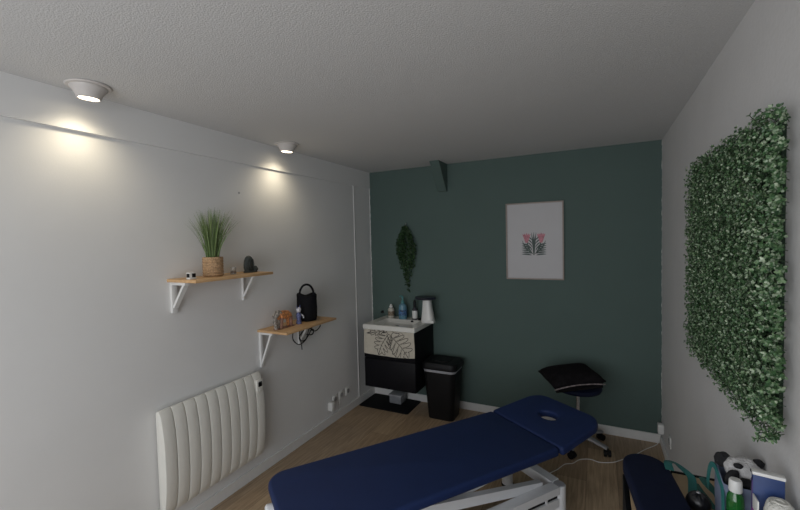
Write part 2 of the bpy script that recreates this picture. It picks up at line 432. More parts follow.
# little blue and white figure in front of the bag, orange ornament left of it
fx, fy = XL+.145, 2.345
t = thing('patterned_figurine', 'little blue and white patterned figurine against the black bag', 'ornament', (fx, fy, sz))
MB_ = mat('fig_blue', (.10, .12, .26), .5, var=.9, scale=90); MW_ = mat('fig_white', (.62, .62, .68), .5, var=.5, scale=70)
part('body', lathe(nbm(), [(0, 0), (.020, 0), (.022, .01), (.015, .035), (.020, .055), (.019, .075), (.012, .088), (0, .09)], c=(fx, fy, sz), n=14), MB_, t)
part('head', lathe(nbm(), [(0, .088), (.014, .090), (.020, .105), (.016, .122), (0, .128)], c=(fx, fy, sz), n=14), MW_, t)
part('ear', tube(nbm(), [(fx, fy-.012, sz+.118), (fx, fy-.019, sz+.142)], [.006, .002], 6), MB_, t)
part('ear', tube(nbm(), [(fx, fy+.012, sz+.118), (fx, fy+.019, sz+.142)], [.006, .002], 6), MB_, t)
part('arm', tube(nbm(), [(fx+.004, fy+.016, sz+.075), (fx+.02, fy+.03, sz+.055), (fx+.018, fy+.034, sz+.04)], .006, 6), MW_, t)
ox, oy = XL+.135, 2.185
t = thing('animal_ornament', 'small orange and grey patterned animal ornament on the lower shelf', 'ornament', (ox, oy, sz))
MO = mat('orn_orange', (.62, .24, .09), .55, var=.75, scale=75); MG = mat('orn_grey', (.30, .27, .24), .6, var=.8, scale=80); MBR = mat('orn_brown', (.24, .12, .08), .6, var=.5, scale=70)
part('base', box(nbm(), ox-.022, ox+.022, oy-.078, oy+.11, sz, sz+.006, .002), MBR, t)
part('head', tube(nbm(), spline([(ox, oy-.030, sz+.112), (ox, oy-.055, sz+.118), (ox, oy-.076, sz+.095), (ox, oy-.080, sz+.055), (ox, oy-.070, sz+.006)], 5), [.021]*6+[.020]*5+[.014]*5+[.011]*5, 12, sx=1.2), MG, t)
part('body', tube(nbm(), spline([(ox, oy-.050, sz+.085), (ox, oy-.020, sz+.098), (ox, oy+.03, sz+.094), (ox, oy+.07, sz+.082)], 5), [.020]*3+[.032]*10+[.024]*3, 14, sx=.9), MO, t)
part('leg', tube(nbm(), [(ox-.012, oy-.03, sz+.085), (ox-.012, oy-.035, sz+.004)], [.012, .010], 10), MG, t)
part('leg', tube(nbm(), [(ox+.012, oy-.02, sz+.085), (ox+.012, oy-.03, sz+.004)], [.012, .010], 10), MBR, t)
part('leg', tube(nbm(), [(ox-.012, oy+.06, sz+.08), (ox-.012, oy+.065, sz+.004)], [.013, .010], 10), MO, t)
part('leg', tube(nbm(), [(ox+.012, oy+.07, sz+.08), (ox+.012, oy+.072, sz+.004)], [.013, .010], 10), MBR, t)
part('ear', tube(nbm(), [(ox+.012, oy-.045, sz+.13), (ox+.028, oy-.040, sz+.105)], [.005, .014], 8, sy=.4), MO, t)
# black cables bundled below the lower shelf
bm = nbm()
tube(bm, spline([(XL+.05, 2.40, 1.022), (XL+.06, 2.37, .965), (XL+.055, 2.375, .905), (XL+.06, 2.43, .855), (XL+.06, 2.50, .865), (XL+.06, 2.56, .91), (XL+.055, 2.62, .97), (XL+.05, 2.68, .985), (XL+.06, 2.71, .950), (XL+.05, 2.66, .915), (XL+.05, 2.60, .935)], 8), .0042, 6)
tube(bm, spline([(XL+.08, 2.46, 1.022), (XL+.07, 2.43, .95), (XL+.06, 2.46, .88), (XL+.05, 2.53, .875), (XL+.06, 2.56, .95), (XL+.06, 2.60, 1.0), (XL+.05, 2.66, 1.005), (XL+.07, 2.71, .975)], 8), .004, 6)
tube(bm, spline([(XL+.06, 2.55, 1.022), (XL+.07, 2.50, .97), (XL+.06, 2.44, .915), (XL+.05, 2.47, .86), (XL+.05, 2.48, .80)], 8), .004, 6)
tube(bm, spline([(XL+.05, 2.52, .99), (XL+.07, 2.57, .955), (XL+.06, 2.62, .93), (XL+.06, 2.60, .90), (XL+.05, 2.54, .91)], 8), .005, 6)
single('cable_bundle', bm, BLACKP, 'tangle of black cables hanging under the lower shelf', 'cable', (XL+.04, 2.5, .89))

# ================================================================== RADIATOR
ry0, ry1, rz0, rz1, rx = 1.295, 2.018, .175, .765, XL+.045
t = thing('radiator', 'white ribbed electric radiator mounted low on the left wall', 'radiator', (XL, (ry0+ry1)/2, rz0))
part('back_panel', box(nbm(), XL+.012, rx+.012, ry0+.012, ry1-.012, rz0+.012, rz1-.015, .006), RADW, t)
part('wall_mount', box(nbm(), XL, XL+.012, ry0+.14, ry0+.19, rz0+.1, rz1-.1), GREYM, t)
part('wall_mount', box(nbm(), XL, XL+.012, ry1-.19, ry1-.14, rz0+.1, rz1-.1), GREYM, t)
NR = 10; pw = (ry1-ry0)/NR
for i in range(NR):
    bm = nbm(); y0 = ry0+i*pw+.0024; y1 = ry0+(i+1)*pw-.0024; prev = None; NZ = 22
    for k in range(NZ+1):
        u = k/NZ; z = rz0+(rz1-rz0)*u
        bow = .034*(1-abs(2*u-1)**2.6)+.022                      # front bows outward at mid height
        e = min(u, 1-u); cap = min(1, e/.035); dep = rx+bow*(.55+.45*math.sqrt(max(0, 1-(1-cap)**2)))
        cs = [(rx, y0), (dep-.003, y0), (dep-.0008, y0+.0008), (dep, y0+.003), (dep+.0002, (y0+y1)/2), (dep, y1-.003), (dep-.0008, y1-.0008), (dep-.003, y1), (rx, y1)]
        ring = [bm.verts.new((x, y, z)) for x, y in cs]
        if prev:
            for j in range(9): bm.faces.new((prev[j], prev[(j+1) % 9], ring[(j+1) % 9], ring[j]))
        else: bm.faces.new(ring[::-1])
        prev = ring
    bm.faces.new(prev)
    part('rib', bm, RADW, t, smooth=28)
cp = part('control_panel', box(nbm(), rx+.035, rx+.0530, ry1-.062, ry1-.012, .635, .725, .002), RADW, t)
part('display', box(nbm(), rx+.0525, rx+.0550, ry1-.052, ry1-.020, .675, .710, .001), mat('lcd_black', (.004, .004, .005), .2), cp, label='black display')
part('button', box(nbm(), rx+.0525, rx+.0545, ry1-.046, ry1-.032, .648, .658, .001), WPLASTIC, cp)
part('vent_slot', box(nbm(), rx-.004, rx+.016, ry0+.05, ry1-.05, rz0+.008, rz0+.0125), SOCKG, t)

# ================================================================== SOCKETS
def outlet(x, y, z, s, label, w=.036, group=None):
    t = thing('wall_socket', label, 'socket', (x, y, z), 0, group)
    xa, xb = (x, x+s*.008) if s > 0 else (x-.008, x)
    part('face_plate', box(nbm(), xa, xb, y-w, y+w, z-.038, z+.038, .003), WPLASTIC, t)
    M = Matrix.Rotation(PI/2*s, 4, 'Y')
    part('socket_well', lathe(nbm(), [(0, .0), (.021, .0), (.0225, .0025), (.020, .0025), (.019, .001), (0, .001)], M=M, c=(x+s*.008, y, z), n=24), SOCKG, t)
    bm = nbm()
    for dz in (-.009, .009): lathe(bm, [(0, .0015), (.0028, .0015), (.0028, .003), (0, .003)], M=M, c=(x+s*.008, y, z+dz), n=10)
    part('pin_hole', bm, BLACKP, t)
    return t
outlet(XL, 2.965, .205, 1, 'leftmost white wall socket of the row above the skirting', group='wall sockets by the washbasin corner')
outlet(XL, 3.065, .208, 1, 'middle white wall socket of the row above the skirting', group='wall sockets by the washbasin corner')
outlet(XL, 3.175, .208, 1, 'white wall socket nearest the washbasin corner', group='wall sockets by the washbasin corner')
t = thing('plug_adapter', 'white plug adapter low on the left wall beside the sockets', 'plug', (XL, 2.885, .125))
part('housing', box(nbm(), XL, XL+.045, 2.86, 2.912, .130, .205, .006), WPLASTIC, t)
part('socket_face', box(nbm(), XL+.045, XL+.048, 2.868, 2.904, .148, .188, .002), WHITE, t)
bm = nbm(); tube(bm, spline([(XL+.02, 2.886, .131), (XL+.022, 2.89, .105), (XL+.020, 2.91, .084), (XL+.018, 2.97, .079)], 6), .003, 6)
part('cord', bm, WPLASTIC, t)
bm = nbm()
for yy in (3.0, 3.035): tube(bm, [(XL+.006, yy, .080), (XL+.006, yy, .165)], .003, 6)
tube(bm, spline([(XL+.006, 3.035, .080), (XL+.01, 3.10, .080), (XL+.008, 3.25, .081), (XL+.006, 3.36, .095)], 5), .003, 6)
single('wall_cable', bm, WPLASTIC, 'thin white cables running from the sockets along the skirting', 'cable', (XL+.006, 3.1, .079))
outlet(XR, 3.26, .215, -1, 'white wall socket low on the right wall', w=.036)
t = thing('charger_plug', 'white charger plugged in low at the right back corner', 'plug', (XR, 3.585, .12))
part('housing', box(nbm(), XR-.04, XR, 3.56, 3.61, .125, .20, .005), WPLASTIC, t)
part('prong_collar', box(nbm(), XR-.028, XR-.01, 3.57, 3.60, .118, .125, .001), GREYM, t)
bm = nbm()
tube(bm, spline([(XR-.02, 3.585, .119), (XR-.03, 3.60, .05), (XR-.05, 3.62, .006), (.318, 3.52, .004), (.24, 3.40, .004), (.172, 3.315, .004), (.09, 3.225, .004), (.004, 3.185, .004), (-.06, 3.20, .004), (-.129, 3.165, .004),
 (-.175, 3.09, .004), (-.225, 3.055, .004), (-.27, 2.96, .004), (-.317, 2.887, .004), (-.36, 2.80, .004), (-.42, 2.72, .004), (-.55, 2.62, .004)], 6), .0028, 6)
single('charger_cable', bm, WPLASTIC, 'thin white cord snaking over the floor to the right back corner', 'cable', (0, 3.2, 0))

# ================================================================== BACK WALL: PICTURE
fx0, fx1, fz0, fz1 = -.754, -.264, 1.290, 1.976
t = thing('framed_picture', 'framed botanical print hanging on the dark green wall', 'picture', ((fx0+fx1)/2, YB, fz0))
FR = mat('pale_wood_frame', (.33, .28, .25), .5, var=.08)
bm = nbm(); fw = .012
box(bm, fx0, fx0+fw, YB-.022, YB, fz0, fz1, .001); box(bm, fx1-fw, fx1, YB-.022, YB, fz0, fz1, .001)
box(bm, fx0+fw, fx1-fw, YB-.022, YB, fz0, fz0+fw, .001); box(bm, fx0+fw, fx1-fw, YB-.022, YB, fz1-fw, fz1, .001)
part('frame', bm, FR, t)
PAPER = mat('print_paper', (.50, .49, .50), .5, var=.02, scale=6)
part('paper', box(nbm(), fx0+fw, fx1-fw, YB-.012, YB-.002, fz0+fw, fz1-fw), PAPER, t)
ax, az, aw = -.512, 1.608, .105; BL_ = [0]
IG = mat('ink_green', (.065, .095, .085), .6, var=.3); IP = mat('ink_pink', (.50, .20, .24), .6, var=.25, scale=60)
def blade(bm, p0, p1, w, bend=0, yy=YB-.0128, n=8):
    BL_[0] += 1; yy -= .00003*(BL_[0] % 23)
    a = Vector((p0[0], p0[1])); b = Vector((p1[0], p1[1])); d = b-a; s = Vector((-d.y, d.x)).normalized(); prev = None
    for k in range(n+1):
        u = k/n; c = a+d*u+s*(bend*math.sin(PI*u)); ww = w*math.sin(PI*min(.97, u*.92+.06))**.8
        q = []
        for sg in (-1, 1):
            v = c+s*ww*sg; v.x = min(ax+aw, max(ax-aw, v.x)); v.y = min(az+aw*.97, max(az-aw*.97, v.y)); q.append(bm.verts.new((v.x, yy, v.y)))
        if prev: bm.faces.new((prev[0], prev[1], q[1], q[0]))
        prev = q
bm = nbm()
for sg in (-1, 1):
    blade(bm, (ax+sg*.003, az-.10), (ax+sg*.020, az+.10), .006, sg*.004)
    blade(bm, (ax+sg*.010, az-.09), (ax+sg*.060, az+.035), .007, -sg*.012)
    blade(bm, (ax+sg*.010, az-.09), (ax+sg*.100, az+.03), .006, -sg*.014)
    for k in range(6): blade(bm, (ax+sg*(.020+.003*k), az-.100+.016*k), (ax+sg*.105, az-.092+.019*k), .0068, sg*.004)
    for k in range(4): blade(bm, (ax+sg*(.016-.002*k), az-.06+.03*k), (ax+sg*(.050+.008*k), az-.015+.030*k), .005, sg*.006)
blade(bm, (ax, az-.10), (ax, az+.105), .007)
part('leaf_print', bm, IG, t, smooth=0, label='dark green printed leaves')
for cx_, cz_, sg in ((ax-.062, az+.040, -1), (ax+.062, az+.040, 1)):
    bm = nbm()
    for k in (-1, -.55, 0, .55, 1): blade(bm, (cx_+k*.006, cz_-.030), (cx_+k*.034, cz_+.058-abs(k)*.010), .011, k*.008, yy=YB-.0134)
    part('tulip_print', bm, IP, t, smooth=0, label='pink printed tulip')

# ================================================================== HANGING IVY
ix, iz = -1.765, 1.83
t = thing('hanging_ivy', 'bunch of dark green artificial ivy hanging above the washbasin', 'plant', (ix, YB, iz))
IVY = leafmat('ivy_leaves', [lin((26, 52, 30)), lin((44, 76, 40)), lin((36, 62, 36)), lin((62, 96, 50))], .5)
def leaf(bm, c, d, n, L, W, fold=.25):
    """pointed, folded leaf: base c, direction d, normal n"""
    d = d.normalized(); s = d.cross(n)
    if s.length < 1e-3: s = d.cross(Vector((.3, .5, .8)))
    s.normalize(); n = s.cross(d)
    b = bm.verts.new(c); m = bm.verts.new(c+d*L*.5-n*W*fold); tp = bm.verts.new(c+d*L-n*W*fold*.5)
    l1 = bm.verts.new(c+d*L*.42+s*W*.5+n*W*.1); r1 = bm.verts.new(c+d*L*.42-s*W*.5+n*W*.1)
    l2 = bm.verts.new(c+d*L*.8+s*W*.36); r2 = bm.verts.new(c+d*L*.8-s*W*.36)
    bm.faces.new((b, l1, m)); bm.faces.new((b, m, r1)); bm.faces.new((l1, l2, tp, m)); bm.faces.new((m, tp, r2, r1))
def rv(): return Vector((R.gauss(0, 1), R.gauss(0, 1), R.gauss(0, 1))).normalized()
lb, sb = nbm(), nbm()
for i in range(34):
    a = R.uniform(-1, 1); ln = R.uniform(.30, .60)*(1-.25*abs(a)); pts = []
    if abs(a) < .45: ln = R.uniform(.42, .68)
    for k in range(14):
        u = k/13; z = iz-.01-u*ln; spread = a*(.10*math.sin(min(1, u*ln/.24)*PI/2)*(1-.75*max(0, (u*ln-.25)/.45)))
        dep = .02+.05*math.sin(PI*min(1, .12+u*.8))*(.3+.7*(i % 5)/4)
        pts.append(Vector((ix+spread+R.uniform(-.006, .006)+.012*u, YB-dep, z)))
    tube(sb, pts, .0012, 4)
    for p in pts[1:]:
        for j in range(3):
            d = rv(); d.z -= .5; d.y -= .3
            q = p+rv()*.01; q.y = min(q.y, YB-.012)
            leaf(lb, q, d, rv()+Vector((0, -1, .3)), R.uniform(.018, .030), R.uniform(.012, .020))
for v in lb.verts: v.co.y = min(v.co.y, YB-.003)
part('stems', sb, mat('ivy_stem', (.05, .07, .03), .7), t)
part('leaves', lb, IVY, t, smooth=0)
part('hook', tube(nbm(), [(ix, YB, iz+.012), (ix, YB-.02, iz+.012), (ix, YB-.028, iz-.002), (ix, YB-.024, iz-.012)], .003, 8), GREYM, t)

# ================================================================== WASHBASIN UNIT
sx0, sx1, sy0, zb, zt = -2.04, -1.49, 3.235, .262, .825
t = thing('washbasin_unit', 'black wall-hung vanity with white basin in the back left corner', 'washbasin', ((sx0+sx1)/2, YB, zb))
part('carcass', box(nbm(), sx0+.005, sx1-.005, sy0+.02, YB, zb, zt, .002), BLACKG, t)
part('drawer', box(nbm(), sx0+.005, sx1-.005, sy0, sy0+.018, zb, .540, .002), BLACKG, t, label='lower black drawer front')
part('drawer', box(nbm(), sx0+.005, sx1-.005, sy0, sy0+.018, .546, zt-.012, .002), BLACKG, t, label='upper black drawer front behind the towel')
bm = nbm(); zt2 = .868; hy0, hy1, hx0, hx1 = sy0+.035, YB-.135, sx0+.085, sx1-.075
def ringr(x0, x1, y0, y1, r, z): return [bm.verts.new((x, y, z)) for x, y in rrect(x0, x1, y0, y1, (r,)*4, 4)]
rs = [ringr(sx0, sx1, sy0-.012, YB, .006, zt), ringr(sx0, sx1, sy0-.012, YB, .008, zt2-.005), ringr(sx0+.004, sx1-.004, sy0-.008, YB-.001, .008, zt2),
      ringr(hx0, hx1, hy0, hy1, .03, zt2), ringr(hx0+.008, hx1-.008, hy0+.008, hy1-.008, .03, zt2-.010), ringr(hx0+.03, hx1-.03, hy0+.03, hy1-.03, .04, zt2-.035)]
for a, b in zip(rs, rs[1:]):
    n = len(a)
    for j in range(n): bm.faces.new((a[j], a[(j+1) % n], b[(j+1) % n], b[j]))
bm.faces.new(rs[-1]); bm.faces.new(rs[0][::-1])
bs = part('basin', bm, CERAMIC, t, smooth=40, label='white ceramic basin top')
part('overflow_hole', lathe(nbm(), [(0, 0), (.013, 0), (.016, .002), (0, .003)], M=Matrix.Rotation(PI/2, 4, 'X'), c=(-1.66, hy1-.012, zt2-.016), n=16), BLACKP, bs)
part('drain', lathe(nbm(), [(0, .004), (.02, .004), (.022, 0), (0, 0)], c=((hx0+hx1)/2, (hy0+hy1)/2, zt2-.035), n=20), CHROME, bs)

# towel with line-drawn leaves over the upper drawer
tx0, tx1, tz0, tz1 = sx0+.012, sx1-.012, .590, .822
t = thing('hand_towel', 'cream hand towel printed with black line-drawn leaves hanging on the vanity', 'towel', ((tx0+tx1)/2, sy0, tz0))
def ty(u, v): return sy0-.006-.004*math.sin(u*9+1)*(1-v)-.004*(1-v)-.002*math.sin(u*23)
def tpos(u, v, off=0):
    xx = tx0+(tx1-tx0)*u+.010*(1-v)*(math.sin(2.2*v+.5))*(1 if u > .5 else -.3)*(abs(u-.5)*2)
    return Vector((xx, ty(u, v)-off, tz0+(tz1-tz0)*v-.012*math.sin(PI*u)*(1-v)))
bm = nbm(); NU, NV = 40, 14
g = [[[bm.verts.new(tpos(i/NU, j/NV, s)) for j in range(NV+1)] for i in range(NU+1)] for s in (0, -.003)]
for s in (0, 1):
    for i in range(NU):
        for j in range(NV): bm.faces.new((g[s][i][j], g[s][i+1][j], g[s][i+1][j+1], g[s][i][j+1]))
for i in range(NU):
    for j in (0, NV): bm.faces.new((g[0][i][j], g[0][i+1][j], g[1][i+1][j], g[1][i][j]))
for j in range(NV):
    for i in (0, NU): bm.faces.new((g[0][i][j], g[0][i][j+1], g[1][i][j+1], g[1][i][j]))
part('cloth', bm, mat('towel_cream', (.56, .52, .44), .9, var=.05, bump=.4, bscale=300), t)
INK = mat('towel_ink', (.035, .028, .028), .9)
bm = nbm()
def stroke(pts, w=.0048, n=5, close=False):
    pts = [Vector((p[0], p[1], 0)) for p in pts]
    if close: pts.append(pts[0])
    sp = spline(pts, n); k = len(sp); prev = None
    for i, p in enumerate(sp):
        d = sp[min(i+1, k-1)]-sp[max(i-1, 0)]; d = Vector((d.x*(tx1-tx0), d.y*(tz1-tz0), 0))
        if d.length < 1e-7: continue
        d.normalize(); s = Vector((-d.y/(tx1-tx0), d.x/(tz1-tz0), 0))*w/2
        ok = -.0 <= p.x <= 1 and 0 <= p.y <= 1
        if not ok: prev = None; continue
        q = [bm.verts.new(tpos(min(1, max(0, p.x+s.x*e)), min(1, max(0, p.y+s.y*e)), .0012)) for e in (-1, 1)]
        if prev: bm.faces.new((prev[0], prev[1], q[1], q[0]))
        prev = q
AS = (tx1-tx0)/(tz1-tz0)
def monstera(p0, p1, bend, W, nl, holes=True):
    """leaf outline with finger lobes; p in towel uv, widths in v units"""
    A = Vector((p0[0]*AS, p0[1])); B = Vector((p1[0]*AS, p1[1])); D = B-A; S = Vector((-D.y, D.x)).normalized()
    def pt(u, w):
        c = A+D*u+S*bend*math.sin(PI*u); c = c+S*w; return (c.x/AS, c.y)
    stroke([pt(u/6, 0) for u in range(7)], .0055)
    for sg in (-1, 1):
        pts = [pt(0, 0), pt(-.04, sg*W*.35)]
        for k in range(nl):
            u = .06+.86*k/nl; wd = W*math.sin(PI*(.22+.68*k/nl))**.8
            pts += [pt(u+.02, sg*wd*.92), pt(u+.085, sg*wd*1.02), pt(u+.10, sg*wd*.72), pt(u+.055, sg*wd*.34), pt(u+.10, sg*wd*.42)]
        pts += [pt(1.0, 0)]
        stroke(pts, .0050, 4)
        for k in range(nl):
            u = .10+.8*k/nl; wd = W*math.sin(PI*(.22+.68*k/nl)); stroke([pt(u-.02, 0), pt(u+.02, sg*wd*.3)], .0026, 3)
            if holes: stroke([pt(u+.02, sg*wd*.10), pt(u+.05, sg*wd*.22), pt(u+.035, sg*wd*.26), pt(u, sg*wd*.16)], .0028, 3, True)
monstera((.56, .80), (.90, -.02), .05, .46, 5)
monstera((.50, .86), (.30, .02), -.06, .36, 5, False)
monstera((.46, 1.02), (.06, .84), .02, .12, 4, False)
stroke([(.56, .80), (.53, .5), (.58, .2), (.66, .02)], .005)
stroke([(.42, .99), (.47, .85), (.52, .62), (.5, .4)], .003)
stroke([(.58, 1.0), (.66, .93), (.75, .97), (.8, .9)], .003)
part('leaf_pattern', bm, INK, t, smooth=0, label='black line-drawn leaf print')

# bottles etc. on the basin
bz = .868
def bottle(x, y, body, top, mb, mt, label, pump=False, band=None, n=20, extra=None):
    k = 1.1; body = [(a*k, b*k) for a, b in body]; top = [(a*k, b*k) for a, b in top]
    if band: band = ([(a*k, b*k) for a, b in band[0]], band[1])
    t = thing('bottle', label, 'bottle', (x, y, bz), 0, 'bottles behind the basin')
    part('body', lathe(nbm(), body, c=(x, y, bz), n=n), mb, t)
    part('cap', lathe(nbm(), top, c=(x, y, bz), n=16), mt, t)
    if band: part('paper_label', lathe(nbm(), band[0], c=(x, y, bz), n=n), band[1], t)
    if pump:
        z = top[-1][1]+bz
        part('pump_spout', tube(nbm(), spline([(x, y, z-.01), (x, y, z+.006), (x-.01, y-.012, z+.010), (x-.022, y-.026, z+.004)], 4), .0045, 8), mt, t)
    return t
CR = mat('lotion_cream', (.50, .48, .42), .35, var=.1, scale=70)
bottle(-1.925, 3.60, [(0, 0), (.028, 0), (.030, .004), (.030, .078), (.024, .090), (.012, .096), (.012, .100), (0, .100)],
       [(0, .098), (.016, .098), (.016, .112), (.010, .114), (.009, .128), (0, .130)], CR, WPLASTIC, 'short cream lotion bottle with white cap, leftmost behind the basin', band=([(.0304, .022), (.0308, .024), (.0308, .062), (.0304, .064)], mat('label_brown', (.22, .17, .12), .6, var=.9, scale=90)))
BL = mat('soap_blue', (.12, .25, .33), .25, var=.25, scale=50)
bottle(-1.785, 3.59, [(0, 0), (.036, 0), (.039, .005), (.039, .105), (.034, .128), (.018, .142), (.013, .146), (0, .147)],
       [(0, .145), (.015, .145), (.015, .165), (.007, .168), (.007, .190), (.013, .192), (.013, .202), (0, .204)], BL, mat('pump_teal', (.07, .24, .25), .35), 'blue liquid soap pump bottle with teal pump, middle of the basin ledge', pump=True,
       band=([(.0394, .035), (.0398, .037), (.0398, .085), (.0394, .087)], mat('label_navy', (.05, .12, .26), .5, var=.95, scale=60)))
bottle(-1.655, 3.60, [(0, 0), (.023, 0), (.0245, .004), (.0245, .088), (.020, .102), (.011, .110), (.011, .114), (0, .114)],
       [(0, .112), (.013, .112), (.014, .150), (.010, .172), (.006, .180), (0, .181)], mat('bottle_dark', (.05, .05, .06), .2), BLACKP, 'slim dark bottle with tall black cap and white label by the dispenser',
       band=([(.0249, .012), (.0253, .014), (.0253, .080), (.0249, .082)], WPLASTIC))
single('soap_dish', lathe(nbm(), [(0, 0), (.030, 0), (.038, .010), (.036, .012), (.028, .004), (0, .004)], c=(-1.585, 3.60, bz), n=24), BLACKP, 'small black dish on the basin ledge beside the white dispenser', 'dish', (-1.585, 3.60, bz))
t = thing('wall_valve', 'small black round fitting on the green wall left of the bottles', 'wall fitting', (-2.075, YB, .895))
part('rosette', lathe(nbm(), [(0, 0), (.016, 0), (.016, .006), (.010, .010), (0, .010)], M=Matrix.Rotation(PI/2, 4, 'X'), c=(-2.075, YB, .905)), BLACKP, t)
part('knob', lathe(nbm(), [(0, .010), (.009, .010), (.011, .030), (0, .032)], M=Matrix.Rotation(PI/2, 4, 'X'), c=(-2.075, YB, .905)), BLACKP, t)

# white tapered dispenser with dark flat top
dx, dy = -1.480, 3.52
t = thing('dispenser', 'white tapered countertop dispenser with a flat dark disc on top', 'dispenser', (dx, dy, bz))
bm = nbm(); n = 24; prev = None
for z, x0, x1, ry in ((0, -.062, .064, .055), (.012, -.064, .066, .056), (.06, -.058, .058, .050), (.14, -.050, .044, .044), (.220, -.044, .034, .040)):
    ring = [bm.verts.new((dx+(x0+x1)/2+(x1-x0)/2*math.copysign(abs(math.cos(q))**.7, math.cos(q)), dy+ry*math.copysign(abs(math.sin(q))**.7, math.sin(q)), bz+z)) for q in [2*PI*(j+.5)/n for j in range(n)]]
    if prev:
        for j in range(n): bm.faces.new((prev[j], prev[(j+1) % n], ring[(j+1) % n], ring[j]))
    else: bm.faces.new(ring[::-1])
    prev = ring
bm.faces.new(prev)
part('body', bm, WPLASTIC, t, smooth=60)
part('top_disc', lathe(nbm(), [(0, .221), (.088, .221), (.104, .228), (.106, .238), (.100, .246), (0, .248)], c=(dx-.020, dy, bz), n=36, sy=.85), mat('disc_dark', (.012, .014, .028), .35), t, label='dark flat round top')
part('foot', box(nbm(), dx+.02, dx+.08, dy-.06, dy-.005, bz, bz+.028, .008), WPLASTIC, t)

# things under the basin
single('floor_mat', pad_bm(rrect(-2.185, -1.635, 3.335, 3.672, (.02,)*4), 0, .008, .003), RUBBER, 'black rubber mat on the floor under the washbasin', 'mat', (-1.9, 3.5, 0))
t = thing('storage_box', 'small translucent white plastic box on the mat under the washbasin', 'box', (-1.85, 3.57, .008))
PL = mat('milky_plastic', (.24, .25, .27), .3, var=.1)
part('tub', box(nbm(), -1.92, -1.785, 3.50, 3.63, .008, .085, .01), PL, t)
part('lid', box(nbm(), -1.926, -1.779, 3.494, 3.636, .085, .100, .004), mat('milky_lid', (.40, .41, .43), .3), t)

# ================================================================== BIN
bx, by = -1.315, 3.470
t = thing('waste_bin', 'tall black plastic waste bin with lid beside the washbasin', 'bin', (bx, by, 0))
def rr_loft(bm, secs, closebot=True, closetop=True, n=6, cx=0, cy=0):
    prev = None
    for z, hx, hy, r in secs:
        ring = [bm.verts.new((cx+x, cy+y, z)) for x, y in rrect(-hx, hx, -hy, hy, (r,)*4, n)]
        if prev:
            k = len(ring)
            for j in range(k): bm.faces.new((prev[j], prev[(j+1) % k], ring[(j+1) % k], ring[j]))
        elif closebot: bm.faces.new(ring[::-1])
        prev = ring
    if closetop: bm.faces.new(prev)
    return bm
part('body', rr_loft(nbm(), [(0, .122, .105, .04), (.01, .126, .108, .045), (.465, .156, .135, .05)], cx=bx, cy=by), BLACKP, t)
part('liner', rr_loft(nbm(), [(.448, .1545, .1375, .052), (.466, .158, .141, .055), (.480, .150, .133, .05)], cx=bx, cy=by), mat('liner_bag', (.36, .36, .39), .4, var=.2, bump=.4, bscale=60), t, label='pale grey bin liner folded over the rim')
part('lid', rr_loft(nbm(), [(.472, .167, .144, .05), (.482, .171, .148, .055), (.512, .170, .146, .06), (.532, .162, .138, .06), (.538, .10, .09, .05), (.534, .09, .08, .04)], cx=bx, cy=by), BLACKP, t)
part('flap', rr_loft(nbm(), [(.5335, .085, .075, .035), (.541, .08, .07, .035)], cx=bx, cy=by), BLACKP, t)

# ================================================================== STOOL + CUSHION
qx, qy = -.150, 3.40
t = thing('rolling_stool', 'round navy swivel stool on castors by the green wall', 'stool', (qx, qy, 0))
part('seat', lathe(nbm(), [(0, .445), (.145, .445), (.166, .452), (.174, .468), (.170, .484), (.150, .495), (0, .498)], c=(qx, qy, 0), n=40), NAVYD, t)
part('seat_plate', lathe(nbm(), [(0, .430), (.10, .430), (.13, .438), (.13, .4455), (0, .4455)], c=(qx, qy, 0), n=32), BLACKP, t)
part('gas_column', lathe(nbm(), [(0, .09), (.025, .09), (.025, .27), (.014, .272), (.014, .431), (0, .431)], c=(qx, qy, 0)), CHROME, t)
part('hub', lathe(nbm(), [(0, .065), (.035, .065), (.038, .10), (.026, .115), (0, .115)], c=(qx, qy, 0)), GREYM, t)
for k in range(5):
    a = math.radians(-100+72*k); c, s = math.cos(a), math.sin(a); e = .233
    bm = nbm(); tube(bm, [(qx+.03*c, qy+.03*s, .092), (qx+.14*c, qy+.14*s, .082), (qx+e*c, qy+e*s, .066)], [.028, .025, .021], 10, sy=.6)
    part('base_arm', bm, GREYM, t)
    bm = nbm(); tube(bm, [(qx+e*c, qy+e*s, .040), (qx+e*c, qy+e*s, .066)], .007, 8)
    b2 = a+1.2+k; ox_, oy_ = math.cos(b2), math.sin(b2)
    cxx, cyy = qx+e*c+ox_*.008, qy+e*s+oy_*.008
    side = Vector((-oy_, ox_, 0))
    for sg in (-1, 1):
        p = Vector((cxx, cyy, .025))
        tube(bm, [p+side*sg*.006, p+side*sg*.024], .025, 18)
    tube(bm, [Vector((cxx, cyy, .03))-side*.02, Vector((cxx, cyy, .03))+side*.02], .014, 10)
    part('castor', bm, BLACKP, t, label='black twin castor')
def cushion_bm(M, sx, sy, th, pinch=.06, n=22):
    bm = nbm(); g = []
    for s in (1, -1):
        gg = []
        for i in range(n+1):
            row = []
            for j in range(n+1):
                u = i/n*2-1; v = j/n*2-1
                x = sx*u*(1-pinch*(1-v*v)); y = sy*v*(1-pinch*(1-u*u))
                h = th*((1-u**4)*(1-v**4))**.55+.006
                row.append(bm.verts.new((x, y, s*h)))
            gg.append(row)
        g.append(gg)
    for s in (0, 1):
        for i in range(n):
            for j in range(n): bm.faces.new((g[s][i][j], g[s][i+1][j], g[s][i+1][j+1], g[s][i][j+1]))
    for i in range(n):
        for j in (0, n):
            bm.faces.new((g[0][i][j], g[0][i+1][j], g[1][i+1][j], g[1][i][j])); bm.faces.new((g[0][j][i], g[0][j][i+1], g[1][j][i+1], g[1][j][i]))
    bmesh.ops.transform(bm, matrix=M, verts=bm.verts)
    return bm
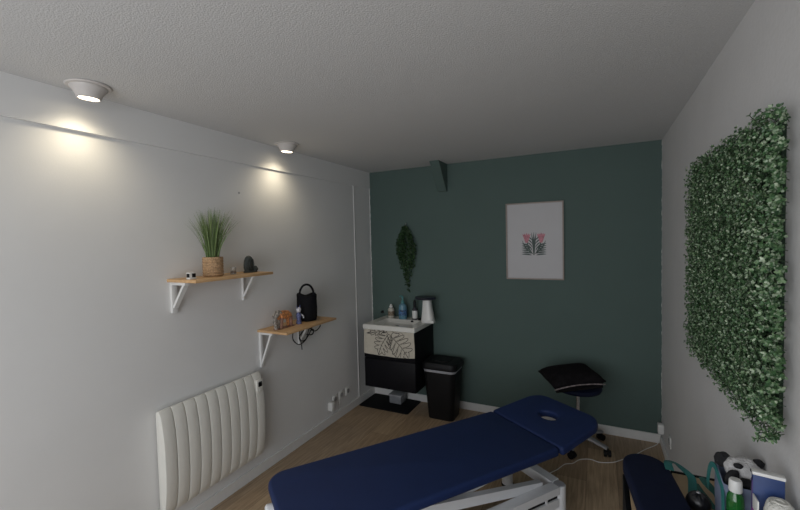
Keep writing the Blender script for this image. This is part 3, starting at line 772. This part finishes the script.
t = thing('seat_cushion', 'square black cushion with a pale piped edge lying on the round stool', 'cushion', (-.16, 3.36, .51))
M = Matrix.Translation((-.200, 3.335, .570)) @ Matrix.Rotation(math.radians(27), 4, 'Z') @ Matrix.Rotation(math.radians(-5), 4, 'Y') @ Matrix.Rotation(math.radians(3), 4, 'X')
part('cushion_body', cushion_bm(M, .198, .158, .060), BLACKF, t)
bm = nbm(); pts = [M @ Vector((.190*u*(1), -.158*(1-.06*(1-u*u))-.003, -.022+.014*(1-u*u))) for u in [k/16*2-1 for k in range(17)]]
tube(bm, pts, .0045, 8)
part('piping', bm, mat('piping_pale', (.28, .24, .24), .8, var=.7, scale=60), t, label='pale piping along the front edge')
bm = nbm(); pts = [M @ Vector((.175*u, -.146*(1-.06*(1-u*u)), -.040-.004*(1-u*u))) for u in [k/16*2-1 for k in range(17)]]
tube(bm, pts, .012, 8)
part('inner_fold', bm, BLACKF, t)

# ================================================================== MASSAGE TABLE
ang = math.atan2(.811, .585)
d = Vector((math.cos(ang), math.sin(ang), 0)); q = Vector((math.sin(ang), -math.cos(ang), 0))
O = Vector((-1.444, 1.538, 0))+d*.60+q*.284
t = thing('massage_table', 'navy padded electric massage table with white metal lifting base', 'massage table', O, ang)
HW = .284; FT, HG = -.725, .750
part('body_pad', pad_bm(rrect(FT, HG, -HW, HW, (.10, .018, .018, .10), 10), .450, .500, .018), NAVY, t, smooth=60)
hole = [(HG+.225+.044*math.cos(a), -.005+.064*math.sin(a)) for a in [-i*2*PI/28 for i in range(28)]]
hh = Matrix.Translation((HG+.008, 0, .470)) @ Matrix.Rotation(math.radians(-7.5), 4, 'Y') @ Matrix.Translation((-(HG+.008), 0, -.470))
out = []
for x, y in rrect(HG+.008, HG+.415, -HW-.012, HW, (.018, .11, .11, .018), 10):
    f = 1-.10*max(0, (x-HG-.05)/.37); out.append((x, y*f))
part('headrest_pad', pad_bm(out, .452, .502, .016, holes=(hole,), M=hh), NAVY, t, smooth=60)
bm = nbm()
for s in (-1, 1): bar(bm, (FT+.02, s*.18, .430), (HG-.02, s*.18, .430), .035, .038)
for x in (FT+.04, 0, HG-.06): bar(bm, (x, -.18, .430), (x, .18, .430), .035, .034)
part('top_frame', bm, WMETAL, t)
bm = nbm()
for s in (-1, 1): bar(bm, (HG-.03, s*.14, .436), tuple(hh @ Vector((HG+.33, s*.14, .438))), .028, .022)
part('headrest_frame', bm, WMETAL, t)
for s in (-1, 1):
    part('frame_end_cap', lathe(nbm(), [(0, -.03), (.024, -.03), (.026, -.025), (.026, .012), (.018, .020), (0, .022)], M=Matrix.Rotation(-PI/2, 4, 'Y'), c=(FT-.008, s*.105+.01, .420)), WMETAL, t, label='rounded white rail end')
# base: corner posts, cross beams, side rails
CAPG = mat('cap_grey', (.38, .38, .40), .5)
bxh, bxf, byr = HG+.070, FT+.10, .215
rt = .238
for x in (bxh, bxf):
    for s in (-1, 1):
        part('base_post', lathe(nbm(), [(0, .012), (.036, .012), (.036, rt-.004), (.032, rt), (0, rt)], c=(x, s*byr, 0), n=28), WMETAL, t, label='round white corner post')
        part('foot_pad', lathe(nbm(), [(0, 0), (.04, 0), (.04, .010), (.034, .0125), (0, .0125)], c=(x, s*byr, 0), n=24), BLACKP, t, label='black rubber foot')
    for s in (-1, 1): part('post_cap', lathe(nbm(), [(0, rt), (.031, rt), (.0315, rt+.002), (.029, rt+.004), (0, rt+.004)], c=(x, s*byr, 0), n=28), CAPG, t, label='grey post cap')
    part('cross_beam', bar(nbm(), (x, -byr+.03, .215), (x, byr-.03, .215), .06, .06), WMETAL, t)
for s in (-1, 1):
    part('side_rail', bar(nbm(), (bxf+.03, s*byr, .222), (bxh-.03, s*byr, .222), .060, .042), WMETAL, t, label='upper white side rail')
    part('side_rail', bar(nbm(), (bxf+.03, s*byr, .150), (bxh-.03, s*byr, .150), .052, .046), WMETAL, t, label='lower white side rail')
    part('rail_infill', bar(nbm(), (bxf+.03, s*byr, .187), (bxh-.03, s*byr, .187), .030, .030), BLACKP, t, label='black panel between the side rails')
    for k in range(9): part('rail_strut', bar(nbm(), (bxf+.12+k*.15, s*byr, .172), (bxf+.12+k*.15, s*byr, .202), .046, .012, up=Vector((1, 0, 0))), WMETAL, t)
# scissor arms
for s in (-1, 1):
    part('scissor_arm', bar(nbm(), (bxh-.10, s*.165, .235), (bxf+.30, s*.165, .400), .036, .050), WMETAL, t)
    part('scissor_arm', bar(nbm(), (bxf+.10, s*.115, .235), (bxh-.20, s*.115, .400), .036, .050), WMETAL, t)
    bm = nbm()
    lathe(bm, [(0, -.008), (.012, -.008), (.012, .008), (0, .008)], M=Matrix.Rotation(PI/2, 4, 'X'), c=(.01, s*.190, .318), n=12)
    part('pivot_bolt', bm, BLACKP, t)
part('lift_motor', bar(nbm(), (-.30, 0, .23), (.22, 0, .36), .07, .07), BLACKP, t, label='black lifting motor under the pad')
part('push_rod', tube(nbm(), [(.20, 0, .355), (.42, 0, .395)], .014, 12), CHROME, t)

# ================================================================== RIGHT WALL: BOXWOOD PANEL
gy0, gy1, gz0, gz1 = 1.338, 2.375, 1.11, 1.985
t = thing('boxwood_panel', 'large square of artificial green boxwood foliage on the right wall', 'plant panel', (XR, (gy0+gy1)/2, gz0))
BX = leafmat('boxwood_leaves', [lin((38, 66, 40)), lin((78, 112, 72)), lin((48, 80, 48)), lin((124, 150, 112)), lin((56, 92, 54)), lin((182, 196, 170)), lin((70, 106, 66))], .35)
part('backing', box(nbm(), XR-.009, XR-.0004, gy0+.065, gy1-.02, gz0+.02, gz1-.02), mat('backing_green', (.012, .03, .014), .8), t)
lb, sb = nbm(), nbm()
ny, nz = 80, 66
for i in range(ny):
    for j in range(nz):
        y = gy0+.015+(gy1-gy0-.03)*(i+R.uniform(0, 1))/ny; z = gz0+.015+(gz1-gz0-.03)*(j+R.uniform(0, 1))/nz
        e = min(y-gy0, gy1-y, z-gz0, gz1-z)
        ln = R.uniform(.026, .060)
        dd = Vector((-1, R.uniform(-.35, .35), R.uniform(-.25, .45)))
        if y-gy0 < .07: dd.y -= R.uniform(.2, 1.9); ln *= 1.35
        if gy1-y < .05: dd.y += R.uniform(.1, .6)
        if z-gz0 < .05: dd.z -= R.uniform(.1, .6)
        if gz1-z < .05: dd.z += R.uniform(.1, .7)
        dd.normalize(); base = Vector((XR-.010, y, z)); tip = base+dd*ln
        if (i+j) % 2 == 0: bar(sb, base, tip, .0015, .0015)
        for k in range(3):
            c = base+dd*ln*(.5+.25*k); s1, u1 = frame_from(dd, Vector((0, 0, 1))); a0 = R.uniform(0, PI)
            for m_ in range(3 if k < 2 else 4):
                a = a0+m_*2*PI/(3 if k < 2 else 4); rad = s1*math.cos(a)+u1*math.sin(a)
                dl = rad+dd*R.uniform(.2, .9)*(1 if k < 2 else 1.6)
                leaf(lb, c, dl, dd+rv()*.3-rad*.2, R.uniform(.0075, .0125), R.uniform(.0055, .009), .18)
for v in lb.verts: v.co.x = min(v.co.x, XR-.002)
part('stems', sb, mat('box_stem', (.03, .06, .025), .7), t, smooth=0)
part('leaves', lb, BX, t, smooth=0)

# ================================================================== LOWER RIGHT CORNER
# narrow side table against the right wall
TZ = .72
t = thing('side_table', 'narrow beech side table with dark back edge under the foliage panel', 'table', (.35, 1.45, 0))
part('tabletop', box(nbm(), .258, .430, .98, 1.852, TZ-.022, TZ, .002), BEECH, t)
part('back_edge', box(nbm(), .254, .434, 1.853, 1.863, TZ-.024, TZ+.004, .001), BLACKP, t, label='black back edge strip')
for x in (.28, .41):
    for y in (1.01, 1.82): part('leg', box(nbm(), x-.015, x+.015, y-.015, y+.015, 0, TZ-.022, .002), BLACKP, t)
bm = nbm(); box(bm, .272, .286, 1.025, 1.805, TZ-.08, TZ-.022); box(bm, .402, .416, 1.025, 1.805, TZ-.08, TZ-.022)
part('apron', bm, BEECH, t)

# navy padded bench with rounded end
t = thing('padded_bench', 'narrow navy padded bench with rounded end in front of the side table', 'bench', (.16, 1.5, 0))
dirn = Vector((.022, -.18)).normalized(); nrm = Vector((-dirn.y, dirn.x)); c0 = Vector((.161, 1.755))
outl = []; rr_ = .078
for i in range(17):
    a = PI*i/16; outl.append(tuple(c0-dirn*(rr_*1.1*math.sin(a))+nrm*(rr_*math.cos(a))))
far = c0+dirn*.80
outl += [tuple(far-nrm*rr_), tuple(far+nrm*rr_)]
part('seat_pad', pad_bm(outl, .728, .782, .012), NAVYD, t, smooth=60)
bm = nbm(); box(bm, .082, .098, 1.02, 1.75, .04, .727, .001)
part('side_panel', bm, BLACKG, t, label='dark side panel')
part('side_panel', box(nbm(), .216, .232, 1.02, 1.75, .04, .727, .001), BLACKG, t)
part('rail', box(nbm(), .099, .125, 1.02, 1.70, .700, .7275, .001), BEECH, t, label='pale wooden rail')
part('end_panel', box(nbm(), .098, .216, 1.735, 1.75, .04, .727), BLACKG, t); part('end_panel', box(nbm(), .098, .216, 1.02, 1.035, .04, .727), BLACKG, t)
for x in (.09, .224):
    for y in (1.05, 1.73): part('foot', lathe(nbm(), [(0, 0), (.012, 0), (.014, .04), (0, .04)], c=(x, y, 0), n=14), BLACKP, t)

TEAL = mat('teal_band', (.03, .19, .18), .6, var=.15, scale=40)
TEALD = mat('green_band', (.025, .14, .12), .6, var=.15, scale=40)
def band(pts, w, label, m, ups):
    sp = spline(pts, 6); k = len(sp)
    U = [Vector(ups[0]).lerp(Vector(ups[1]), i/(k-1)).normalized() for i in range(k)]
    b = nbm(); ribbon(b, sp, w, .0016, U)
    return single('exercise_band', b, m, label, 'exercise band', (pts[0][0], pts[0][1], TZ), group='teal exercise bands on the side table')
band([(.236, 1.74, .786), (.238, 1.80, .784), (.262, 1.845, .765), (.292, 1.842, TZ+.028), (.314, 1.815, TZ+.016), (.309, 1.76, TZ+.006), (.298, 1.70, TZ+.004), (.291, 1.655, TZ+.004)], .027, 'teal flat band looped over the back left corner of the side table', TEAL, [(0, 0, 1), (0, 0, 1)])
band([(.325, 1.80, TZ+.004), (.332, 1.75, TZ+.006), (.340, 1.70, TZ+.010), (.352, 1.655, TZ+.006), (.368, 1.67, TZ+.014), (.372, 1.72, TZ+.020), (.360, 1.78, TZ+.022), (.345, 1.80, TZ+.028), (.352, 1.75, TZ+.030), (.378, 1.70, TZ+.022), (.395, 1.66, TZ+.008)], .020, 'dark green band lying crumpled in the middle of the side table', TEALD, [(.2, 0, 1), (-.2, 0, 1)])
band([(.350, 1.735, TZ+.030), (.338, 1.68, .80), (.3305, 1.625, .870), (.3285, 1.585, .912), (.3305, 1.549, .921), (.3305, 1.497, .908), (.3305, 1.468, .897), (.3308, 1.460, .85), (.3308, 1.462, .76)], .016, 'teal band standing up in an arch against the lilac bag', TEAL, [(-1, -.5, .1), (-1, -.1, .1)])

# black ribbed massage ball
t = thing('massage_ball', 'black ribbed massage ball on the side table', 'ball', (.300, 1.615, TZ))
bm = nbm(); c = Vector((.300, 1.615, TZ+.0365)); rows = 14; cols = 28; rings = []
for i in range(rows+1):
    th = PI*i/rows
    if i in (0, rows): rings.append([bm.verts.new(c+Vector((0, 0, .034*math.cos(th))))]); continue
    rings.append([bm.verts.new(c+Vector((math.sin(th)*math.cos(2*PI*j/cols), math.sin(th)*math.sin(2*PI*j/cols), math.cos(th)))*(.036 if j % 2 else .033)) for j in range(cols)])
for a, b in zip(rings, rings[1:]):
    for j in range(cols):
        k = (j+1) % cols
        if len(a) == 1: bm.faces.new((a[0], b[j], b[k]))
        elif len(b) == 1: bm.faces.new((a[j], b[0], a[k]))
        else: bm.faces.new((a[j], b[j], b[k], a[k]))
part('ball', bm, mat('ball_black', (.012, .012, .014), .3), t, smooth=60)
part('hub_highlight', lathe(nbm(), [(0, .004), (.005, .004), (.007, .001), (0, 0)], c=(.300, 1.615, TZ+.070), n=14), GREYM, t, label='pale disc imitating the centre highlight')  # pale disc stands in for the white highlight on the hub

# black pouch at the front
t = thing('black_pouch', 'small black zipped pouch in front of the green bottle', 'pouch', (.318, 1.530, TZ))
part('pouch_body', cushion_bm(Matrix.Translation((.318, 1.530, TZ+.018)) @ Matrix.Rotation(.3, 4, 'Z'), .018, .034, .016, .02, 12), BLACKF, t)
part('zip', tube(nbm(), [(.318, 1.555, TZ+.034), (.318, 1.53, TZ+.036), (.318, 1.505, TZ+.034)], .0025, 6), GREYM, t)

# green bottle with white cap
gx, gy = .3525, 1.430
t = thing('oil_bottle', 'green bottle with white screw cap beside the blue box', 'bottle', (gx, gy, TZ))
GB = mat('green_bottle', (.02, .16, .03), .12, var=.1, trans=.35, coat=.5)
part('bottle_body', lathe(nbm(), [(0, 0), (.019, 0), (.021, .004), (.021, .172), (.019, .187), (.014, .197), (.013, .203), (0, .204)], c=(gx, gy, TZ), n=28), GB, t)
part('paper_label', lathe(nbm(), [(.0213, .03), (.0217, .031), (.0217, .135), (.0213, .136)], c=(gx, gy, TZ), n=28), mat('label_green', (.01, .05, .015), .5, var=.3), t, label='dark green label')
part('cap', lathe(nbm(), [(0, .200), (.0155, .200), (.0165, .203), (.0155, .230), (.0135, .234), (0, .235)], c=(gx, gy, TZ), n=28), WPLASTIC, t, label='white screw cap')

# lilac gift bag with a panda soft toy in it
t = thing('carrier_bag', 'open lilac-blue bag holding the panda toy on the side table', 'bag', (.385, 1.53, TZ))
BAGL = mat('bag_lilac', (.20, .235, .34), .5, var=.3, scale=14, bump=.3, bscale=30)
bm = nbm(); prev = None
for z, e in ((TZ+.001, 0), (TZ+.06, .001), (TZ+.13, .002), (TZ+.20, .004)):
    ring = []
    for j, (x, y) in enumerate(rrect(.338-e, .428+e, 1.455-e, 1.585+e, (.012,)*4, 3)):
        ring.append(bm.verts.new((x+.002*math.sin(j*2.3+z*60), y+.002*math.cos(j*1.7+z*50), z+(.020 if (y > 1.53 and x < .38 and z > TZ+.15) else 0))))
    if prev:
        k = len(ring)
        for j in range(k): bm.faces.new((prev[j], prev[(j+1) % k], ring[(j+1) % k], ring[j]))
    else: bm.faces.new(ring[::-1])
    prev = ring
bmesh.ops.recalc_face_normals(bm, faces=bm.faces)
part('bag_wall', bm, BAGL, t)
def panda():
    t = thing('panda_toy', 'black and white soft toy poking out of the lilac bag', 'soft toy', (.388, 1.52, TZ+.19))
    WF = mat('plush_white', (.62, .61, .61), .95, var=.12, scale=90, bump=.8, bscale=150); BF = mat('plush_black', (.012, .012, .014), .95, var=.3, bump=.8, bscale=150)
    def blob(c, r, M=None, seg=18):
        b = nbm(); bmesh.ops.create_uvsphere(b, u_segments=seg, v_segments=seg//2+2, radius=1)
        for v in b.verts:
            n = v.co.copy(); k = 1+.05*math.sin(7*n.x+3*n.y)+.04*math.sin(9*n.z+5*n.y)
            v.co = Vector((n.x*r[0]*k, n.y*r[1]*k, n.z*r[2]*k))
        if M: bmesh.ops.transform(b, matrix=M, verts=b.verts)
        bmesh.ops.translate(b, vec=c, verts=b.verts); return b
    part('head', blob((.397, 1.525, TZ+.222), (.050, .045, .036)), WF, t, smooth=60)
    part('torso', blob((.388, 1.52, TZ+.13), (.036, .045, .085)), BF, t, smooth=60)
    part('ear', blob((.350, 1.548, TZ+.232), (.023, .016, .024)), BF, t, smooth=60, label='black ear')
    part('ear', blob((.428, 1.520, TZ+.250), (.015, .012, .014)), BF, t, smooth=60, label='black ear')
    part('eye_patch', blob((.374, 1.492, TZ+.246), (.012, .008, .008)), BF, t, smooth=60, label='black eye patch')
    part('eye_patch', blob((.410, 1.490, TZ+.240), (.010, .006, .008)), BF, t, smooth=60, label='black eye patch')
    part('paw', blob((.357, 1.480, TZ+.212), (.016, .014, .026), Matrix.Rotation(.4, 4, 'Y')), BF, t, smooth=60, label='black paw')
    part('paw', blob((.392, 1.474, TZ+.206), (.020, .012, .013), Matrix.Rotation(.3, 4, 'Y')), BF, t, smooth=60, label='black paw')
panda()

# tall blue box with white lid
t = thing('blue_box', 'tall slim blue box with white top edge against the right wall', 'box', (.398, 1.36, TZ))
BC = mat('box_blue', (.014, .042, .155), .5, var=.35, scale=14)
M = Matrix.Translation((.398, 1.36, 0)) @ Matrix.Rotation(math.radians(-8), 4, 'Z')
part('box_body', box(nbm(), -.031, .031, -.045, -.024, TZ, TZ+.312, .001, M=M), BC, t)
part('lid', box(nbm(), -.0320, .0325, -.0460, -.0230, TZ+.312, TZ+.320, .001, M=M), WPLASTIC, t, label='white lid')
part('spine_strip', box(nbm(), -.0325, -.0308, -.046, -.030, TZ+.003, TZ+.296, M=M), mat('strip_violet', (.06, .035, .16), .5), t, label='violet edge strip')

# rolled white towel standing in front of the blue box, purple leaflet beside it
t = thing('rolled_towel', 'white rolled towel standing in front of the blue box', 'towel', (.395, 1.262, TZ))
TW = mat('towel_white', (.66, .65, .60), .95, var=.06, scale=40, bump=.6, bscale=200)
part('roll', lathe(nbm(), [(0, 0), (.026, 0), (.030, .008), (.031, .12), (.031, .245), (.026, .268), (.016, .276), (0, .277)], c=(.402, 1.275, TZ), n=28, sy=1.05), TW, t, smooth=60)
sp = []
for i in range(40):
    a = i/39*3.2*PI; r = .006+.022*i/39; sp.append((.402+r*math.cos(a)*.85, 1.275+r*math.sin(a)*.85, TZ+.277-.006*(i/39)**2))
part('spiral_edge', tube(nbm(), sp, .0028, 6), TW, t)
t = thing('leaflet', 'white leaflet with a purple edge between bottle and rolled towel', 'leaflet', (.362, 1.33, TZ))
M = Matrix.Translation((.357, 1.315, 0)) @ Matrix.Rotation(math.radians(-40), 4, 'Z') @ Matrix.Rotation(math.radians(7), 4, 'Y')
part('sheet', box(nbm(), -.0015, .0015, -.022, .022, 0, .001, M=Matrix.Translation((.357, 1.315, TZ))), WPLASTIC, t)
part('card', box(nbm(), .360, .363, 1.280, 1.318, TZ, TZ+.262, .0005), WPLASTIC, t)
part('printed_edge', box(nbm(), .3585, .3598, 1.280, 1.318, TZ+.20, TZ+.225), mat('print_purple', (.30, .06, .30), .5), t, label='purple printed stripe')

# ================================================================== LIGHT
def area(name, loc, d, sx, sy, e, col):
    ld = bpy.data.lights.new(name, 'AREA'); ld.shape = 'RECTANGLE'; ld.size = sx; ld.size_y = sy; ld.energy = e; ld.color = col
    lo = bpy.data.objects.new(name, ld); COL.objects.link(lo); lo.location = loc
    lo.rotation_euler = Vector(d).to_track_quat('-Z', 'Z').to_euler(); return lo
area('added_daylight', ((WX0+WX1)/2, YF-.02, (WZ0+WZ1)/2), (0, 1, 0), WX1-WX0-.1, WZ1-WZ0-.1, 41, (.95, .975, 1))  # area light added in the unseen window opening as daylight
w = bpy.data.worlds.new('sky'); SC.world = w; w.use_nodes = True
w.node_tree.nodes['Background'].inputs[0].default_value = (.75, .85, 1, 1); w.node_tree.nodes['Background'].inputs[1].default_value = .5

# ================================================================== CAMERA
f_px, yaw, pitch, roll, cz = 395.523, .46517, .037758, -.023873, 1.67005
fw_ = Vector((-math.sin(yaw)*math.cos(pitch), math.cos(yaw)*math.cos(pitch), -math.sin(pitch)))
r_ = Vector((math.cos(yaw), math.sin(yaw), 0)); u_ = r_.cross(fw_)
r2 = r_*math.cos(roll)+u_*math.sin(roll); u2 = -r_*math.sin(roll)+u_*math.cos(roll)
cd = bpy.data.cameras.new('camera'); cd.sensor_width = 36; cd.lens = f_px/800*36; cd.clip_start = .05
co = bpy.data.objects.new('camera', cd); COL.objects.link(co)
co.matrix_world = Matrix(((r2.x, u2.x, -fw_.x, 0), (r2.y, u2.y, -fw_.y, 0), (r2.z, u2.z, -fw_.z, cz), (0, 0, 0, 1)))
SC.camera = co
vs = SC.view_settings; vs.view_transform = 'Standard'; vs.look = 'None'; vs.exposure = 0; vs.gamma = 1; vs.use_curve_mapping = False
